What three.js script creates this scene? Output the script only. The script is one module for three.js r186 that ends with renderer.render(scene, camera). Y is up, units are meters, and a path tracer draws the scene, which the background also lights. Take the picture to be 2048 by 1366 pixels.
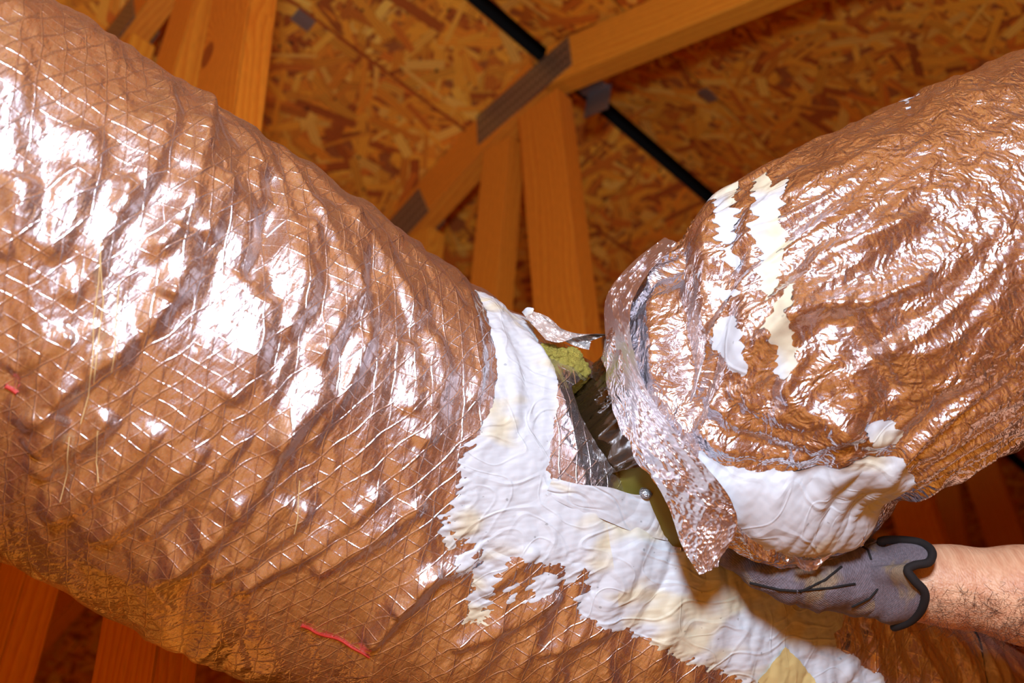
import * as THREE from 'three';
import { RoundedBoxGeometry } from 'three/addons/geometries/RoundedBoxGeometry.js';
import { mergeGeometries } from 'three/addons/utils/BufferGeometryUtils.js';

// ------------------------------------------------------------------ camera, light, exposure
const V = (x, y, z) => new THREE.Vector3(x, y, z);
const FOCAL = 2196, CX = 1024, CY = 683;             // pixels of the 2048 x 1366 frame
const EYE = V(0, 0.95, 0);
const upC = V(830 - CX, -(-2300 - CY), -FOCAL).normalize();                 // zenith seen by the camera
const zC = V(0, 0, 1).addScaledVector(upC, -upC.z).normalize();
const xC = new THREE.Vector3().crossVectors(upC, zC).normalize();
const toWorld = (v) => V(v.dot(xC), v.dot(upC), v.dot(zC));                 // camera direction -> world direction
const dirC = (px, py) => V((px - CX) / FOCAL, -(py - CY) / FOCAL, -1);
const U = 0.76;                                       // metres in one unit of the ducts' own measure
const P = (px, py, depth) => toWorld(dirC(px, py).multiplyScalar(depth * U)).add(EYE);
const ray = (px, py) => toWorld(dirC(px, py)).normalize();

const scene = new THREE.Scene();
scene.background = new THREE.Color(0x000000);
const camera = new THREE.PerspectiveCamera(2 * Math.atan(683 / FOCAL) * 180 / Math.PI, 2048 / 1366, 0.05, 30);
camera.position.copy(EYE);
camera.quaternion.setFromRotationMatrix(new THREE.Matrix4().set(
  xC.x, xC.y, xC.z, 0, upC.x, upC.y, upC.z, 0, zC.x, zC.y, zC.z, 0, 0, 0, 0, 1));
camera.focus = 0.66;
camera.userData.fStop = 7.5;
scene.add(camera);
const toPixel = (w) => {
  const d = w.clone().sub(EYE);
  const x = d.x * xC.x + d.y * upC.x + d.z * zC.x, y = d.x * xC.y + d.y * upC.y + d.z * zC.y, z = d.x * xC.z + d.y * upC.z + d.z * zC.z;
  return [CX - x / z * FOCAL, CY + y / z * FOCAL, -z];
};

const renderer = new THREE.WebGLRenderer();
renderer.toneMapping = THREE.LinearToneMapping;
renderer.toneMappingExposure = 1.0;
renderer.shadowMap.enabled = true;

const LAMP = { at: toWorld(V(0.03, 0.37, 0.02)).add(EYE), radius: 0.075, power: 2.45, color: new THREE.Color().setRGB(0.82, 0.94, 1.10) };  // stands in for the camera flash; the globe form is invented
const lampLight = new THREE.PointLight(LAMP.color, LAMP.power);
lampLight.name = 'flash_stand_in_glow'; lampLight.position.copy(LAMP.at); lampLight.castShadow = true; lampLight.shadow.radius = LAMP.radius / 0.02;
scene.add(lampLight);

// ------------------------------------------------------------------ noise and random
function rng(seed) { let s = seed >>> 0; return () => { s = (s + 0x6D2B79F5) | 0; let t = Math.imul(s ^ (s >>> 15), 1 | s); t = (t + Math.imul(t ^ (t >>> 7), 61 | t)) ^ t; return ((t ^ (t >>> 14)) >>> 0) / 4294967296; }; }
const R0 = rng(7);
const PERM = new Uint8Array(1024); { const p = [...Array(256).keys()]; for (let i = 255; i > 0; i--) { const j = Math.floor(R0() * (i + 1)); [p[i], p[j]] = [p[j], p[i]]; } for (let i = 0; i < 1024; i++) PERM[i] = p[i & 255]; }
const GX = new Float32Array(256), GY = new Float32Array(256), HV = new Float32Array(256);
for (let i = 0; i < 256; i++) { const a = i / 256 * Math.PI * 2 * 37; GX[i] = Math.cos(a); GY[i] = Math.sin(a); HV[i] = R0() * 2 - 1; }
const md = (a, n) => ((a % n) + n) % n;
// gradient noise about -1..1; per > 0 makes it repeat every per cells
function pn(x, y, per = 256, seed = 0) {
  const xi = Math.floor(x), yi = Math.floor(y), fx = x - xi, fy = y - yi;
  const x0 = md(xi, per) & 255, x1 = md(xi + 1, per) & 255, y0 = md(yi, per) & 255, y1 = md(yi + 1, per) & 255;
  const s = seed & 255, h = (a, b) => PERM[PERM[PERM[a + s] + b] + s];
  const u = fx * fx * fx * (fx * (fx * 6 - 15) + 10), v = fy * fy * fy * (fy * (fy * 6 - 15) + 10);
  const a = h(x0, y0), b = h(x1, y0), c = h(x0, y1), d = h(x1, y1);
  const n0 = GX[a] * fx + GY[a] * fy, n1 = GX[b] * (fx - 1) + GY[b] * fy, n2 = GX[c] * fx + GY[c] * (fy - 1), n3 = GX[d] * (fx - 1) + GY[d] * (fy - 1);
  const m = n0 + u * (n1 - n0), n = n2 + u * (n3 - n2);
  return 1.5 * (m + v * (n - m));
}
// crumple: flat facets between random heights (-1..1), folds between them stay sharp
function facet(x, y, per = 256, seed = 0) {
  const xi = Math.floor(x), yi = Math.floor(y), fx = x - xi, fy = y - yi;
  const x0 = md(xi, per) & 255, x1 = md(xi + 1, per) & 255, y0 = md(yi, per) & 255, y1 = md(yi + 1, per) & 255;
  const s = seed & 255, h = (a, b) => HV[PERM[PERM[PERM[a + s] + b] + s]];
  const a = h(x0, y0), b = h(x1, y0), c = h(x0, y1), d = h(x1, y1);
  if (PERM[PERM[x0] + y0 + s] & 1) return fx + fy < 1 ? a + (b - a) * fx + (c - a) * fy : d + (c - d) * (1 - fx) + (b - d) * (1 - fy);
  return fx > fy ? a + (b - a) * fx + (d - b) * fy : a + (c - a) * fy + (d - c) * fx;
}
const ridge1 = (n) => 1 - Math.min(1, Math.abs(n) * 2);
const sstep = (a, b, x) => { const t = Math.min(1, Math.max(0, (x - a) / (b - a))); return t * t * (3 - 2 * t); };
const lerp = (a, b, t) => a + (b - a) * t;

// ------------------------------------------------------------------ textures
function dataTex(w, h, fill, { srgb = false, ch = 4 } = {}) {
  const d = new Uint8Array(w * h * 4), o = [0, 0, 0];
  for (let y = 0, k = 0; y < h; y++) for (let x = 0; x < w; x++, k += 4) { fill(x, y, o); d[k] = o[0]; d[k + 1] = o[1]; d[k + 2] = o[2]; d[k + 3] = 255; }
  const t = new THREE.DataTexture(d, w, h, THREE.RGBAFormat);
  t.wrapS = t.wrapT = THREE.RepeatWrapping; t.magFilter = THREE.LinearFilter; t.minFilter = THREE.LinearMipmapLinearFilter; t.generateMipmaps = true;
  if (srgb) t.colorSpace = THREE.SRGBColorSpace;
  t.needsUpdate = true; return t;
}
const clamp8 = (v) => v < 0 ? 0 : v > 255 ? 255 : v;
const grey = (o, v) => { o[0] = o[1] = o[2] = clamp8(v * 255); };

// oriented strand board: long flakes pressed together, tile of 1.22 m
function osbMaps(seed) {
  const N = 2048, r = rng(seed), col = new Float32Array(N * N * 3), hgt = new Float32Array(N * N);
  for (let i = 0; i < N * N; i++) { col[i * 3] = 168; col[i * 3 + 1] = 98; col[i * 3 + 2] = 38; }
  const tones = [[240, 168, 46], [234, 154, 38], [226, 142, 32], [244, 180, 62], [208, 118, 26], [238, 162, 42], [248, 192, 80], [172, 90, 18]];
  const mm = N / 1220;
  for (let k = 0; k < 5200; k++) {
    const L = (45 + r() * 85) * mm / 2, W = (5 + r() * 15) * mm / 2, a = (r() + r() + r() - 1.5) * 1.5 + (r() < 0.25 ? 1.57 : 0), cx = r() * N, cy = r() * N;
    const c = Math.cos(a), s = Math.sin(a), t = tones[Math.floor(Math.pow(r(), 1.15) * tones.length)], j = 0.9 + r() * 0.2, ph = r() * 100, ex = Math.abs(c) * L + Math.abs(s) * W, ey = Math.abs(s) * L + Math.abs(c) * W, hh = r(), tip = 0.3 + r() * 1.2;
    for (let y = Math.floor(cy - ey); y <= cy + ey; y++) for (let x = Math.floor(cx - ex); x <= cx + ex; x++) {
      const dx = x - cx, dy = y - cy, u = (dx * c + dy * s) / L, v = (-dx * s + dy * c) / W;
      if (Math.abs(u) > 1 - 0.12 * tip * Math.abs(Math.sin(v * 7 + ph)) || Math.abs(v) > 1 - 0.15 * Math.abs(Math.sin(u * 9 + ph))) continue;
      const i = md(y, N) * N + md(x, N), g = j * (1 + 0.07 * Math.sin(v * 9 + ph + Math.sin(u * 3 + ph) * 1.5) + 0.04 * Math.sin(v * 31 + ph));
      const edge = Math.abs(v) > 0.9 || Math.abs(u) > 0.97 ? 0.86 : 1;
      col[i * 3] = t[0] * g * edge; col[i * 3 + 1] = t[1] * g * edge; col[i * 3 + 2] = t[2] * g * edge; hgt[i] = hh * 0.75 + 0.2 * edge;
    }
  }
  for (let k = 0; k < 260; k++) {                     // resin spots and bark specks
    const x0 = r() * N, y0 = r() * N, q = 2 + r() * 5;
    for (let y = -q; y <= q; y++) for (let x = -q; x <= q; x++) if (x * x + y * y < q * q * (0.5 + 0.5 * r())) { const i = md(Math.floor(y0 + y), N) * N + md(Math.floor(x0 + x), N); col[i * 3] *= 0.4; col[i * 3 + 1] *= 0.33; col[i * 3 + 2] *= 0.3; }
  }
  return {
    map: dataTex(N, N, (x, y, o) => { const i = (y * N + x) * 3; o[0] = clamp8(col[i]); o[1] = clamp8(col[i + 1]); o[2] = clamp8(col[i + 2]); }, { srgb: true }),
    bump: dataTex(1024, 1024, (x, y, o) => grey(o, hgt[(y * 2) * N + x * 2])),
  };
}
// sawn pine: grain along u, tile 1.6 m x 0.2 m
function pineMaps(seed) {
  const W = 1024, H = 256, r = rng(seed), knots = Array.from({ length: 3 }, () => [r() * 1.6, 0.03 + r() * 0.14, 0.006 + r() * 0.007]);
  const f = (x, y) => {
    const u = x / W * 1.6, v = y / H * 0.2; let w = v * 5 * 20 + 1.6 * pn(u * 2.5, v * 10, 4 * 64, seed) + 0.5 * pn(u * 7.5, v * 40, 256, seed + 3), k = 0;
    for (const [ku, kv, kr] of knots) { const du = md(u - ku + 0.8, 1.6) - 0.8, dv = md(v - kv + 0.1, 0.2) - 0.1, d = Math.hypot(du * 0.55, dv); w += 4.5 * Math.exp(-d * d / (kr * kr * 5)); k = Math.max(k, 1 - sstep(kr * 0.8, kr * 1.15, d)); }
    const q = w - Math.floor(w); return [Math.pow(q, 2.2) * (1 - sstep(0.9, 1, q)), k];
  };
  return {
    map: dataTex(W, H, (x, y, o) => {
      const [g, k] = f(x, y), n = pn(x / W * 96, y / H * 128, 256, seed + 9) * 0.05;
      for (let i = 0; i < 3; i++) { const a = [246, 188, 76][i], b = [222, 142, 44][i], c = [150, 84, 30][i]; o[i] = clamp8(lerp(lerp(a, b, g * 0.85), c, k * 0.75) * (1 + n)); }
    }, { srgb: true }),
    bump: dataTex(W, H, (x, y, o) => { const [g] = f(x, y); grey(o, 0.5 - 0.3 * g + 0.25 * pn(x / W * 64, y / H * 160, 256, seed + 5)); }),
  };
}
console.log('textures: wood');
const OSB = osbMaps(11), PINE = pineMaps(21), PINE2 = pineMaps(33);
const osbMat = (tint) => new THREE.MeshStandardMaterial({ map: OSB.map, bumpMap: OSB.bump, bumpScale: 0.0012, roughness: 0.72, color: tint });
const M = {};
M.osb = [osbMat(0xffffff), osbMat(0xfcf2e6), osbMat(0xfffaf2)];
const pineMat = (p, tint) => new THREE.MeshStandardMaterial({ map: p.map, bumpMap: p.bump, bumpScale: 0.0006, roughness: 0.6, color: tint });
M.pine = [pineMat(PINE, 0xfff2c8), pineMat(PINE2, 0xf8d49c), pineMat(PINE, 0xffeab4), pineMat(PINE2, 0xf4cc92)];
M.galv = new THREE.MeshStandardMaterial({ color: 0x9fa3a8, metalness: 0.85, roughness: 0.42, bumpScale: 0.0004, bumpMap: dataTex(256, 256, (x, y, o) => grey(o, 0.5 + 0.4 * pn(x / 16, y / 16, 16, 3))) });
M.ply = pineMat(PINE, 0xfff0c8);
M.edge = new THREE.MeshStandardMaterial({ color: 0xc0501c, roughness: 0.8 });
M.black = new THREE.MeshStandardMaterial({ color: 0x0b0908, roughness: 0.95 });

// ------------------------------------------------------------------ scene helpers
const used = new Map();
function numbered(n) { const k = used.get(n) || 0; used.set(n, k + 1); return k ? `${n}_${String(k).padStart(3, '0')}` : n; }
function thing(name, label, category, group, kind) {
  const g = new THREE.Group(); g.name = numbered(name); scene.add(g);
  g.userData = {}; if (label) g.userData.label = label; if (category) g.userData.category = category; if (group) g.userData.group = group; if (kind) g.userData.kind = kind;
  return g;
}
function part(name, geo, mat, parent, label) {
  const m = new THREE.Mesh(geo, mat); m.name = name; m.castShadow = m.receiveShadow = true; parent.add(m);
  if (label) m.userData.label = label; return m;
}
// uv in metres from the dominant normal, grain along local x
function boxUV(geo, ou = 0, ov = 0) {
  const p = geo.attributes.position, n = geo.attributes.normal, uv = new Float32Array(p.count * 2);
  for (let i = 0; i < p.count; i++) {
    const x = p.getX(i), y = p.getY(i), z = p.getZ(i), ax = Math.abs(n.getX(i)), ay = Math.abs(n.getY(i)), az = Math.abs(n.getZ(i));
    let u, v; if (az >= ax && az >= ay) { u = x; v = y; } else if (ay >= ax) { u = x; v = z + 0.07; } else { u = z * 0.3; v = y; }
    uv[i * 2] = u + ou; uv[i * 2 + 1] = v + ov;
  }
  geo.setAttribute('uv', new THREE.BufferAttribute(uv, 2)); return geo;
}
const scaleUV = (geo, su, sv) => { const u = geo.attributes.uv; for (let i = 0; i < u.count; i++) u.setXY(i, u.getX(i) * su, u.getY(i) * sv); return geo; };
const RB = rng(91);
function lumber(len, w, t) { return scaleUV(boxUV(new RoundedBoxGeometry(len, w, t, 1, 0.0025), RB() * 1.6, RB() * 0.2), 1 / 1.6, 1 / 0.2); }

// ------------------------------------------------------------------ roof frame: x = down one slope, y = up, z = along the ridge
const upW = V(0, 1, 0);
const ridgeW = (() => { const n = new THREE.Vector3().crossVectors(toWorld(dirC(978, 15)), toWorld(dirC(1397, 374))); const r = new THREE.Vector3().crossVectors(n, upW).normalize(); return toWorld(V(1, 0, 0)).dot(r) < 0 ? r.negate() : r; })();
const slopeW = new THREE.Vector3().crossVectors(upW, ridgeW).normalize();            // y x z = x
const PEAK = P(1075, 98, 1).sub(EYE).normalize().multiplyScalar(1.95).add(EYE);
const roofQ = new THREE.Quaternion().setFromRotationMatrix(new THREE.Matrix4().makeBasis(slopeW, upW, ridgeW));
const S = toWorld(V(-1, 0, 0)).dot(slopeW) > 0 ? 1 : -1;                              // +1 when x runs to the slope that falls away from the camera
const toRoof = (w) => { const d = w.clone().sub(PEAK); return V(d.dot(slopeW), d.dot(upW), d.dot(ridgeW)); };
const onTruss = (px, py, z = 0) => { const r = ray(px, py), d = EYE.clone().sub(PEAK); const k = (z - d.dot(ridgeW)) / r.dot(ridgeW); return toRoof(EYE.clone().addScaledVector(r, k)); };
const eyeR = toRoof(EYE);
console.log('roof S', S, 'eye in roof frame', eyeR.toArray().map(v => v.toFixed(2)).join(' '));
const PITCH = 19.5 * Math.PI / 180, FLOOR_Y = -PEAK.y, HALF = 2.9, Z0 = -2.1, Z1 = 3.9, DECK = 0.0115;
const deckY = (x) => -Math.abs(x) * Math.tan(PITCH);

// sheathing: panels laid in courses each side of the open ridge slot
const ceiling = thing('ceiling', null, null, null, 'structure'); ceiling.position.copy(PEAK); ceiling.quaternion.copy(roofQ);
let pk = 0; const zl0 = Z1 - Z0;
for (const side of [1, -1]) {
  const dn = V(side * Math.cos(PITCH), -Math.sin(PITCH), 0), q = new THREE.Quaternion().setFromRotationMatrix(new THREE.Matrix4().makeBasis(V(0, 0, side), dn, new THREE.Vector3().crossVectors(V(0, 0, side), dn)));
  const rows = [[0.016, 0.187], [0.192, 1.41], [1.415, 2.63], [2.635, 3.3]];
  rows.forEach(([a, b], ri) => {
    if (ri) { const e = part('panel_edge', new THREE.BoxGeometry(zl0, 0.02, 0.006), M.edge, ceiling, 'red painted panel edge in the seam'); e.quaternion.copy(q); e.position.copy(dn).multiplyScalar(a - 0.0025).add(V(0, 0, (Z0 + Z1) / 2)).add(V(side * Math.sin(PITCH), Math.cos(PITCH), 0).multiplyScalar(DECK / 2 + 0.0045)); }
    const joints = ri % 2 ? [Z0, -0.9, 1.54, Z1] : [Z0, 0.34, 2.78, Z1];
    for (let i = 0; i + 1 < joints.length; i++) {
      const l = joints[i + 1] - joints[i] - 0.003, g = scaleUV(boxUV(new THREE.BoxGeometry(l, b - a, DECK), pk * 0.37, pk * 0.61), 1 / 1.22, 1 / 1.22);
      const m = part('roof_panel', g, M.osb[pk % 3], ceiling); pk++;
      m.quaternion.copy(q); m.position.copy(dn).multiplyScalar((a + b) / 2).add(V(0, 0, (joints[i] + joints[i + 1]) / 2)).add(V(side * Math.sin(PITCH) * DECK / 2, Math.cos(PITCH) * DECK / 2, 0));
    }
  });
}
{ const m = part('ridge_cap', new THREE.BoxGeometry(0.12, 0.01, Z1 - Z0), M.black, ceiling, 'black felt ridge cap above the slot'); m.position.set(0, 0.045, (Z0 + Z1) / 2);
  for (const s of [-1, 1]) { const w = part('ridge_cap', new THREE.BoxGeometry(0.01, 0.055, Z1 - Z0), M.black, ceiling); w.position.set(s * 0.058, 0.018, (Z0 + Z1) / 2); } }

// floor and walls of the attic, boards of the same sheathing
const EAVE = deckY(HALF);
function shellPanel(name, w, h, t, pos, rotY, rotX, seed) {
  const g = thing(name, null, null, null, 'structure'); g.position.copy(PEAK); g.quaternion.copy(roofQ);
  const inner = [];
  const nx = Math.max(1, Math.round(w / 1.22)), pw = w / nx;
  for (let i = 0; i < nx; i++) {
    const geo = scaleUV(boxUV(new THREE.BoxGeometry(pw - 0.002, h, t), seed + i * 0.43, seed * 0.7 + i * 0.29), 1 / 1.22, 1 / 1.22);
    const m = part('board', geo, seed === 1 || seed === 3 || seed === 4 ? M.ply : M.osb[(i + seed) % 3], g); m.rotation.set(rotX, rotY, 0, 'YXZ');
    m.position.copy(V(-w / 2 + pw * (i + 0.5), 0, 0).applyEuler(m.rotation)).add(pos); inner.push(m);
  }
  return g;
}
const zc = (Z0 + Z1) / 2, zl = Z1 - Z0;
shellPanel('floor', zl, 2 * HALF + 0.3, 0.02, V(0, FLOOR_Y - 0.01, zc), Math.PI / 2, -Math.PI / 2, 1);
shellPanel('wall_front', zl, EAVE - FLOOR_Y + 0.1, 0.02, V(S * HALF, (EAVE + FLOOR_Y) / 2, zc), Math.PI / 2, 0, 2);
shellPanel('wall_back', zl, EAVE - FLOOR_Y + 0.1, 0.02, V(-S * HALF, (EAVE + FLOOR_Y) / 2, zc), Math.PI / 2, 0, 3);
shellPanel('wall_left', 2 * HALF + 0.3, -FLOOR_Y + 0.2, 0.02, V(0, (FLOOR_Y + 0.1) / 2, Z0), 0, 0, 4);
shellPanel('wall_right', 2 * HALF + 0.3, -FLOOR_Y + 0.2, 0.02, V(0, (FLOOR_Y + 0.1) / 2, Z1), 0, 0, 5);

// trusses: chords under the deck, two middle webs, toothed steel plates
const TW = 0.089, TT = 0.038;
function trussMember(parent, name, a, b, mat, w = TW, z = 0) {
  const d = b.clone().sub(a), m = part(name, lumber(d.length(), w, TT), mat, parent); m.position.copy(a).add(b).multiplyScalar(0.5); m.position.z = z; m.rotation.z = Math.atan2(d.y, d.x); return m;
}
const plateBump = dataTex(256, 128, (x, y, o) => { const gx = md(x, 16), gy = md(y, 32); grey(o, gx > 5 && gx < 11 && gy > 6 && gy < 26 ? 0.1 : 0.7); });
const plateMap = dataTex(256, 128, (x, y, o) => { const gx = md(x, 16), gy = md(y, 32), k = gx > 5 && gx < 11 && gy > 6 && gy < 26 ? 0.5 : 1; o[0] = 190 * k; o[1] = 186 * k; o[2] = 180 * k; }, { srgb: true });
M.plate = new THREE.MeshStandardMaterial({ map: plateMap, color: 0xd8ccb4, metalness: 0.7, roughness: 0.45, bumpMap: plateBump, bumpScale: 0.0012 });
function gangPlate(parent, cx, cy, w, h, rot, z, shear = 0) {
  const g = scaleUV(boxUV(new THREE.BoxGeometry(w, h, 0.0018)), 1 / 0.15, 1 / 0.09);
  if (shear) { const p = g.attributes.position; for (let i = 0; i < p.count; i++) p.setY(i, p.getY(i) + p.getX(i) * shear); g.computeVertexNormals(); }
  const pl = part('truss_plate', g, M.plate, parent, 'toothed galvanised steel plate'); pl.position.set(cx, cy, z); pl.rotation.z = rot; return pl;
}
const TZ = 0.019;                                     // half the timber: the near face of the main truss lies on its mark
function makeTruss(z, label, flip) {
  const g = thing('roof_truss', label, 'roof truss', 'roof trusses under the sheathing'); g.position.copy(PEAK).addScaledVector(ridgeW, z); g.quaternion.copy(roofQ);
  const cd = TW / 2 / Math.cos(PITCH) + 0.001, k = Math.tan(PITCH);
  for (const s of [1, -1]) trussMember(g, 'top_chord', V(s * 0.006, -cd - 0.003, 0), V(s * (HALF - 0.03), -cd - (HALF - 0.03) * k, 0), M.pine[s > 0 ? 1 : 2]);
  trussMember(g, 'bottom_chord', V(-HALF + 0.05, FLOOR_Y + TW / 2 + 0.002, 0), V(HALF - 0.05, FLOOR_Y + TW / 2 + 0.002, 0), M.pine[3]);
  const bot = FLOOR_Y + TW + 0.003, s = S;
  trussMember(g, 'web', V(s * 0.106, -0.150, 0), V(s * 0.46, bot + 0.01, 0), M.pine[1], 0.064);
  trussMember(g, 'web', V(s * 0.012, -0.125, 0), V(s * 0.012, bot, 0), M.pine[3]);
  trussMember(g, 'web', V(s * 0.30, -0.225, 0), V(s * 0.62, bot, 0), M.pine[2], 0.064);
  trussMember(g, 'web', V(-s * 0.9, -0.9 * k - 0.1, 0), V(-s * 1.25, bot, 0), M.pine[0], 0.064);
  for (const q of [-1, 1]) {
    const zz = q * (TT / 2 + 0.001);
    gangPlate(g, s * 0.040, -0.0765, 0.215, 0.070, 0, zz, -s * 0.12);
    gangPlate(g, s * 0.33, -0.33 * k - 0.06, 0.10, 0.075, -s * PITCH, zz);
    gangPlate(g, s * 0.30, bot - 0.03, 0.5, 0.075, 0, zz);
    gangPlate(g, -s * 0.92, -0.92 * k - 0.08, 0.12, 0.075, s * PITCH, zz);
  }
  return g;
}
{ const g = makeTruss(TZ, 'middle roof truss with a steel plate at its peak beneath the black ridge slot');
  const tie = part('steel_tie', new RoundedBoxGeometry(0.05, 0.05, 0.004, 1, 0.001), M.galv, g, 'grey steel tie under the chord'); tie.position.set(-S * 0.062, -0.128, TT / 2 + 0.03); tie.rotation.z = S * 0.3;
  const leg = part('steel_tie', new RoundedBoxGeometry(0.05, 0.004, 0.032, 1, 0.001), M.galv, g); leg.position.set(-S * 0.062, -0.104, TT / 2 + 0.014); leg.rotation.z = S * 0.3; }
const SPACING = 0.575;
makeTruss(TZ - SPACING, 'roof truss of bright yellow timber above the wide gridded foil duct');
makeTruss(TZ + SPACING, 'roof truss hidden behind the crinkled branch duct');
makeTruss(TZ + 2 * SPACING, 'dark orange roof truss seen below the crinkled branch duct beside the bare forearm');
makeTruss(TZ + 3 * SPACING, 'roof truss at the end of the ridge, deep in shade');
makeTruss(TZ - 2 * SPACING - 0.12, 'roof truss carrying the added white globe lamp');

// steel panel clips on the seams
const clipGeo = (() => { const a = new RoundedBoxGeometry(0.034, 0.022, 0.002, 1, 0.0006), b = new RoundedBoxGeometry(0.034, 0.006, 0.012, 1, 0.0006); b.translate(0, 0, 0.004); return mergeGeometries([a, b]); })();
function panelClip(px, py, side, label) {
  const dn = slopeW.clone().multiplyScalar(side * Math.cos(PITCH)).addScaledVector(upW, -Math.sin(PITCH)), n = new THREE.Vector3().crossVectors(ridgeW, dn).normalize(); if (n.y > 0) n.negate();
  const r = ray(px, py), k = PEAK.clone().sub(EYE).dot(n) / r.dot(n), at = EYE.clone().addScaledVector(r, k);
  const m = new THREE.Mesh(clipGeo, M.galv); m.name = numbered('panel_clip'); m.castShadow = m.receiveShadow = true; m.userData = { label, category: 'panel clip' };
  m.quaternion.setFromRotationMatrix(new THREE.Matrix4().makeBasis(ridgeW, new THREE.Vector3().crossVectors(n.clone().negate(), ridgeW), n.clone().negate())); m.position.copy(at).addScaledVector(n, 0.0012); scene.add(m);
}
panelClip(606, 40, S, 'small grey steel clip on the sheathing seam beside the yellow truss');
panelClip(1415, 190, -S, 'small grey steel clip on the sheathing seam beyond the black ridge slot');

// ------------------------------------------------------------------ foil, mastic and grids
console.log('textures: foil');
// scrim-reinforced foil: three families of thread under the skin, tile of 0.3 m
const scrimBump = dataTex(2048, 2048, (x, y, o) => {
  const u = x / 2048, v = y / 2048, w1 = 0.16 * pn(u * 12, v * 12, 12, 5), w2 = 0.16 * pn(u * 12 + 3, v * 12, 12, 15), w3 = 0.14 * pn(u * 12, v * 12, 12, 25);
  const line = (p, wd, k) => { const d = Math.abs(p - Math.floor(p + 0.5)); return d < wd ? Math.cos(d / wd * 1.5708) * k : 0; };
  const brk = 0.55 + 0.45 * pn(u * 40, v * 40, 40, 8);
  let h = Math.max(line(19 * u - 7 * v + w1, 0.05, 0.52), line(19 * u + 7 * v + w2, 0.045, 0.42), line(24 * v + w3, 0.05, 0.5 * brk));
  h += 0.30 * facet(u * 64 + pn(u * 32, v * 32, 32, 2) * 0.8, v * 32 + pn(u * 32, v * 32, 32, 4) * 0.8, 32, 9) + 0.22 * facet(u * 144 + w1 * 4, v * 48 + w2 * 4, 48, 42) + 0.12 * facet(u * 288 + w1 * 6, v * 96, 96, 12);
  grey(o, 0.34 + h * 0.5);
});
// crinkled plain foil, tile of 0.3 m
const crinkleBump = dataTex(2048, 2048, (x, y, o) => {
  const u = x / 2048, v = y / 2048, wx = pn(u * 16, v * 16, 16, 51) * 0.9, wy = pn(u * 16, v * 16, 16, 52) * 0.9;
  let h = 0.45 * facet(u * 32 + wx, v * 16 + wy, 16, 61) + 0.34 * facet(u * 64 + wy * 2, v * 32 + wx * 2, 32, 62) + 0.26 * facet(u * 128 + wx * 3, v * 64 + wy * 3, 64, 63) + 0.12 * facet(u * 256 + wx * 3, v * 128 + wy * 3, 128, 65) + 0.10 * ridge1(pn(u * 64, v * 16 + wx, 16, 64));
  grey(o, 0.45 + h * 0.42);
});
// brushed mastic: colour drifts between white and cream, relief of brush marks; tile of 0.4 m
const mastic = {
  map: dataTex(1024, 1024, (x, y, o) => {
    const u = x / 1024, v = y / 1024, c = sstep(0.0, 0.55, pn(u * 4, v * 6, 4 * 3, 71) + 0.5 * pn(u * 12, v * 24, 12, 72)), st = 0.03 * pn(u * 24, v * 160, 32, 73), sp = pn(u * 64, v * 96, 32, 74) > 0.78 ? 0.82 : 1;
    for (let i = 0; i < 3; i++) o[i] = clamp8(lerp([212, 221, 231][i], [220, 215, 189][i], c) * (1 + st) * sp);
  }, { srgb: true }),
  bump: dataTex(1024, 1024, (x, y, o) => { const u = x / 1024, v = y / 1024, w = pn(u * 8, v * 8, 8, 75); grey(o, 0.4 + 0.07 * pn(u * 24, v * 96 + w * 2, 24, 76) + 0.10 * pn(u * 64, v * 64, 64, 77) + 0.8 * Math.max(0, ridge1(pn(u * 5 + w * 0.5, v * 15 + w, 5, 78)) - 0.72) + 0.6 * Math.max(0, ridge1(pn(u * 10 + w, v * 10 - w, 10, 79)) - 0.8)); }),
};
// the skin is partly bright and partly hazed: a fine mottle of smooth and dull spots, tile of 0.1 m
const hazeMap = (seed, bias) => { const r = rng(seed); return dataTex(512, 512, (x, y, o) => { const n = (r() - 0.5) * 1.6 + bias; grey(o, 0.26 + 0.74 * sstep(-0.35, 0.45, n)); }); };
const hazeT = hazeMap(501, -0.28), hazeB = hazeMap(502, -0.32);
for (const [t, k] of [[hazeT, 6], [hazeB, 4.4]]) t.repeat.set(k, k);
M.scrimFoil = new THREE.MeshStandardMaterial({ color: 0xeceaf0, metalness: 0.985, roughness: 0.56, roughnessMap: hazeT, bumpMap: scrimBump, bumpScale: 0.0011 });
M.crinkleFoil = new THREE.MeshStandardMaterial({ color: 0xeceaf0, metalness: 0.985, roughness: 0.50, roughnessMap: hazeB, bumpMap: crinkleBump, bumpScale: 0.0026 });
M.strap = new THREE.MeshStandardMaterial({ color: 0xe6e8ee, metalness: 0.9, roughness: 0.3, bumpMap: crinkleBump, bumpScale: 0.001 });
M.mastic = new THREE.MeshStandardMaterial({ map: mastic.map, bumpMap: mastic.bump, bumpScale: 0.0022, roughness: 0.5 });
M.wool = new THREE.MeshStandardMaterial({ color: 0xf0e26a, roughness: 1, bumpScale: 0.004, bumpMap: dataTex(512, 512, (x, y, o) => grey(o, 0.5 + 0.3 * pn(x / 16, y / 6, 32, 1) + 0.3 * pn(x / 5, y / 9, 64, 2))) });

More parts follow.
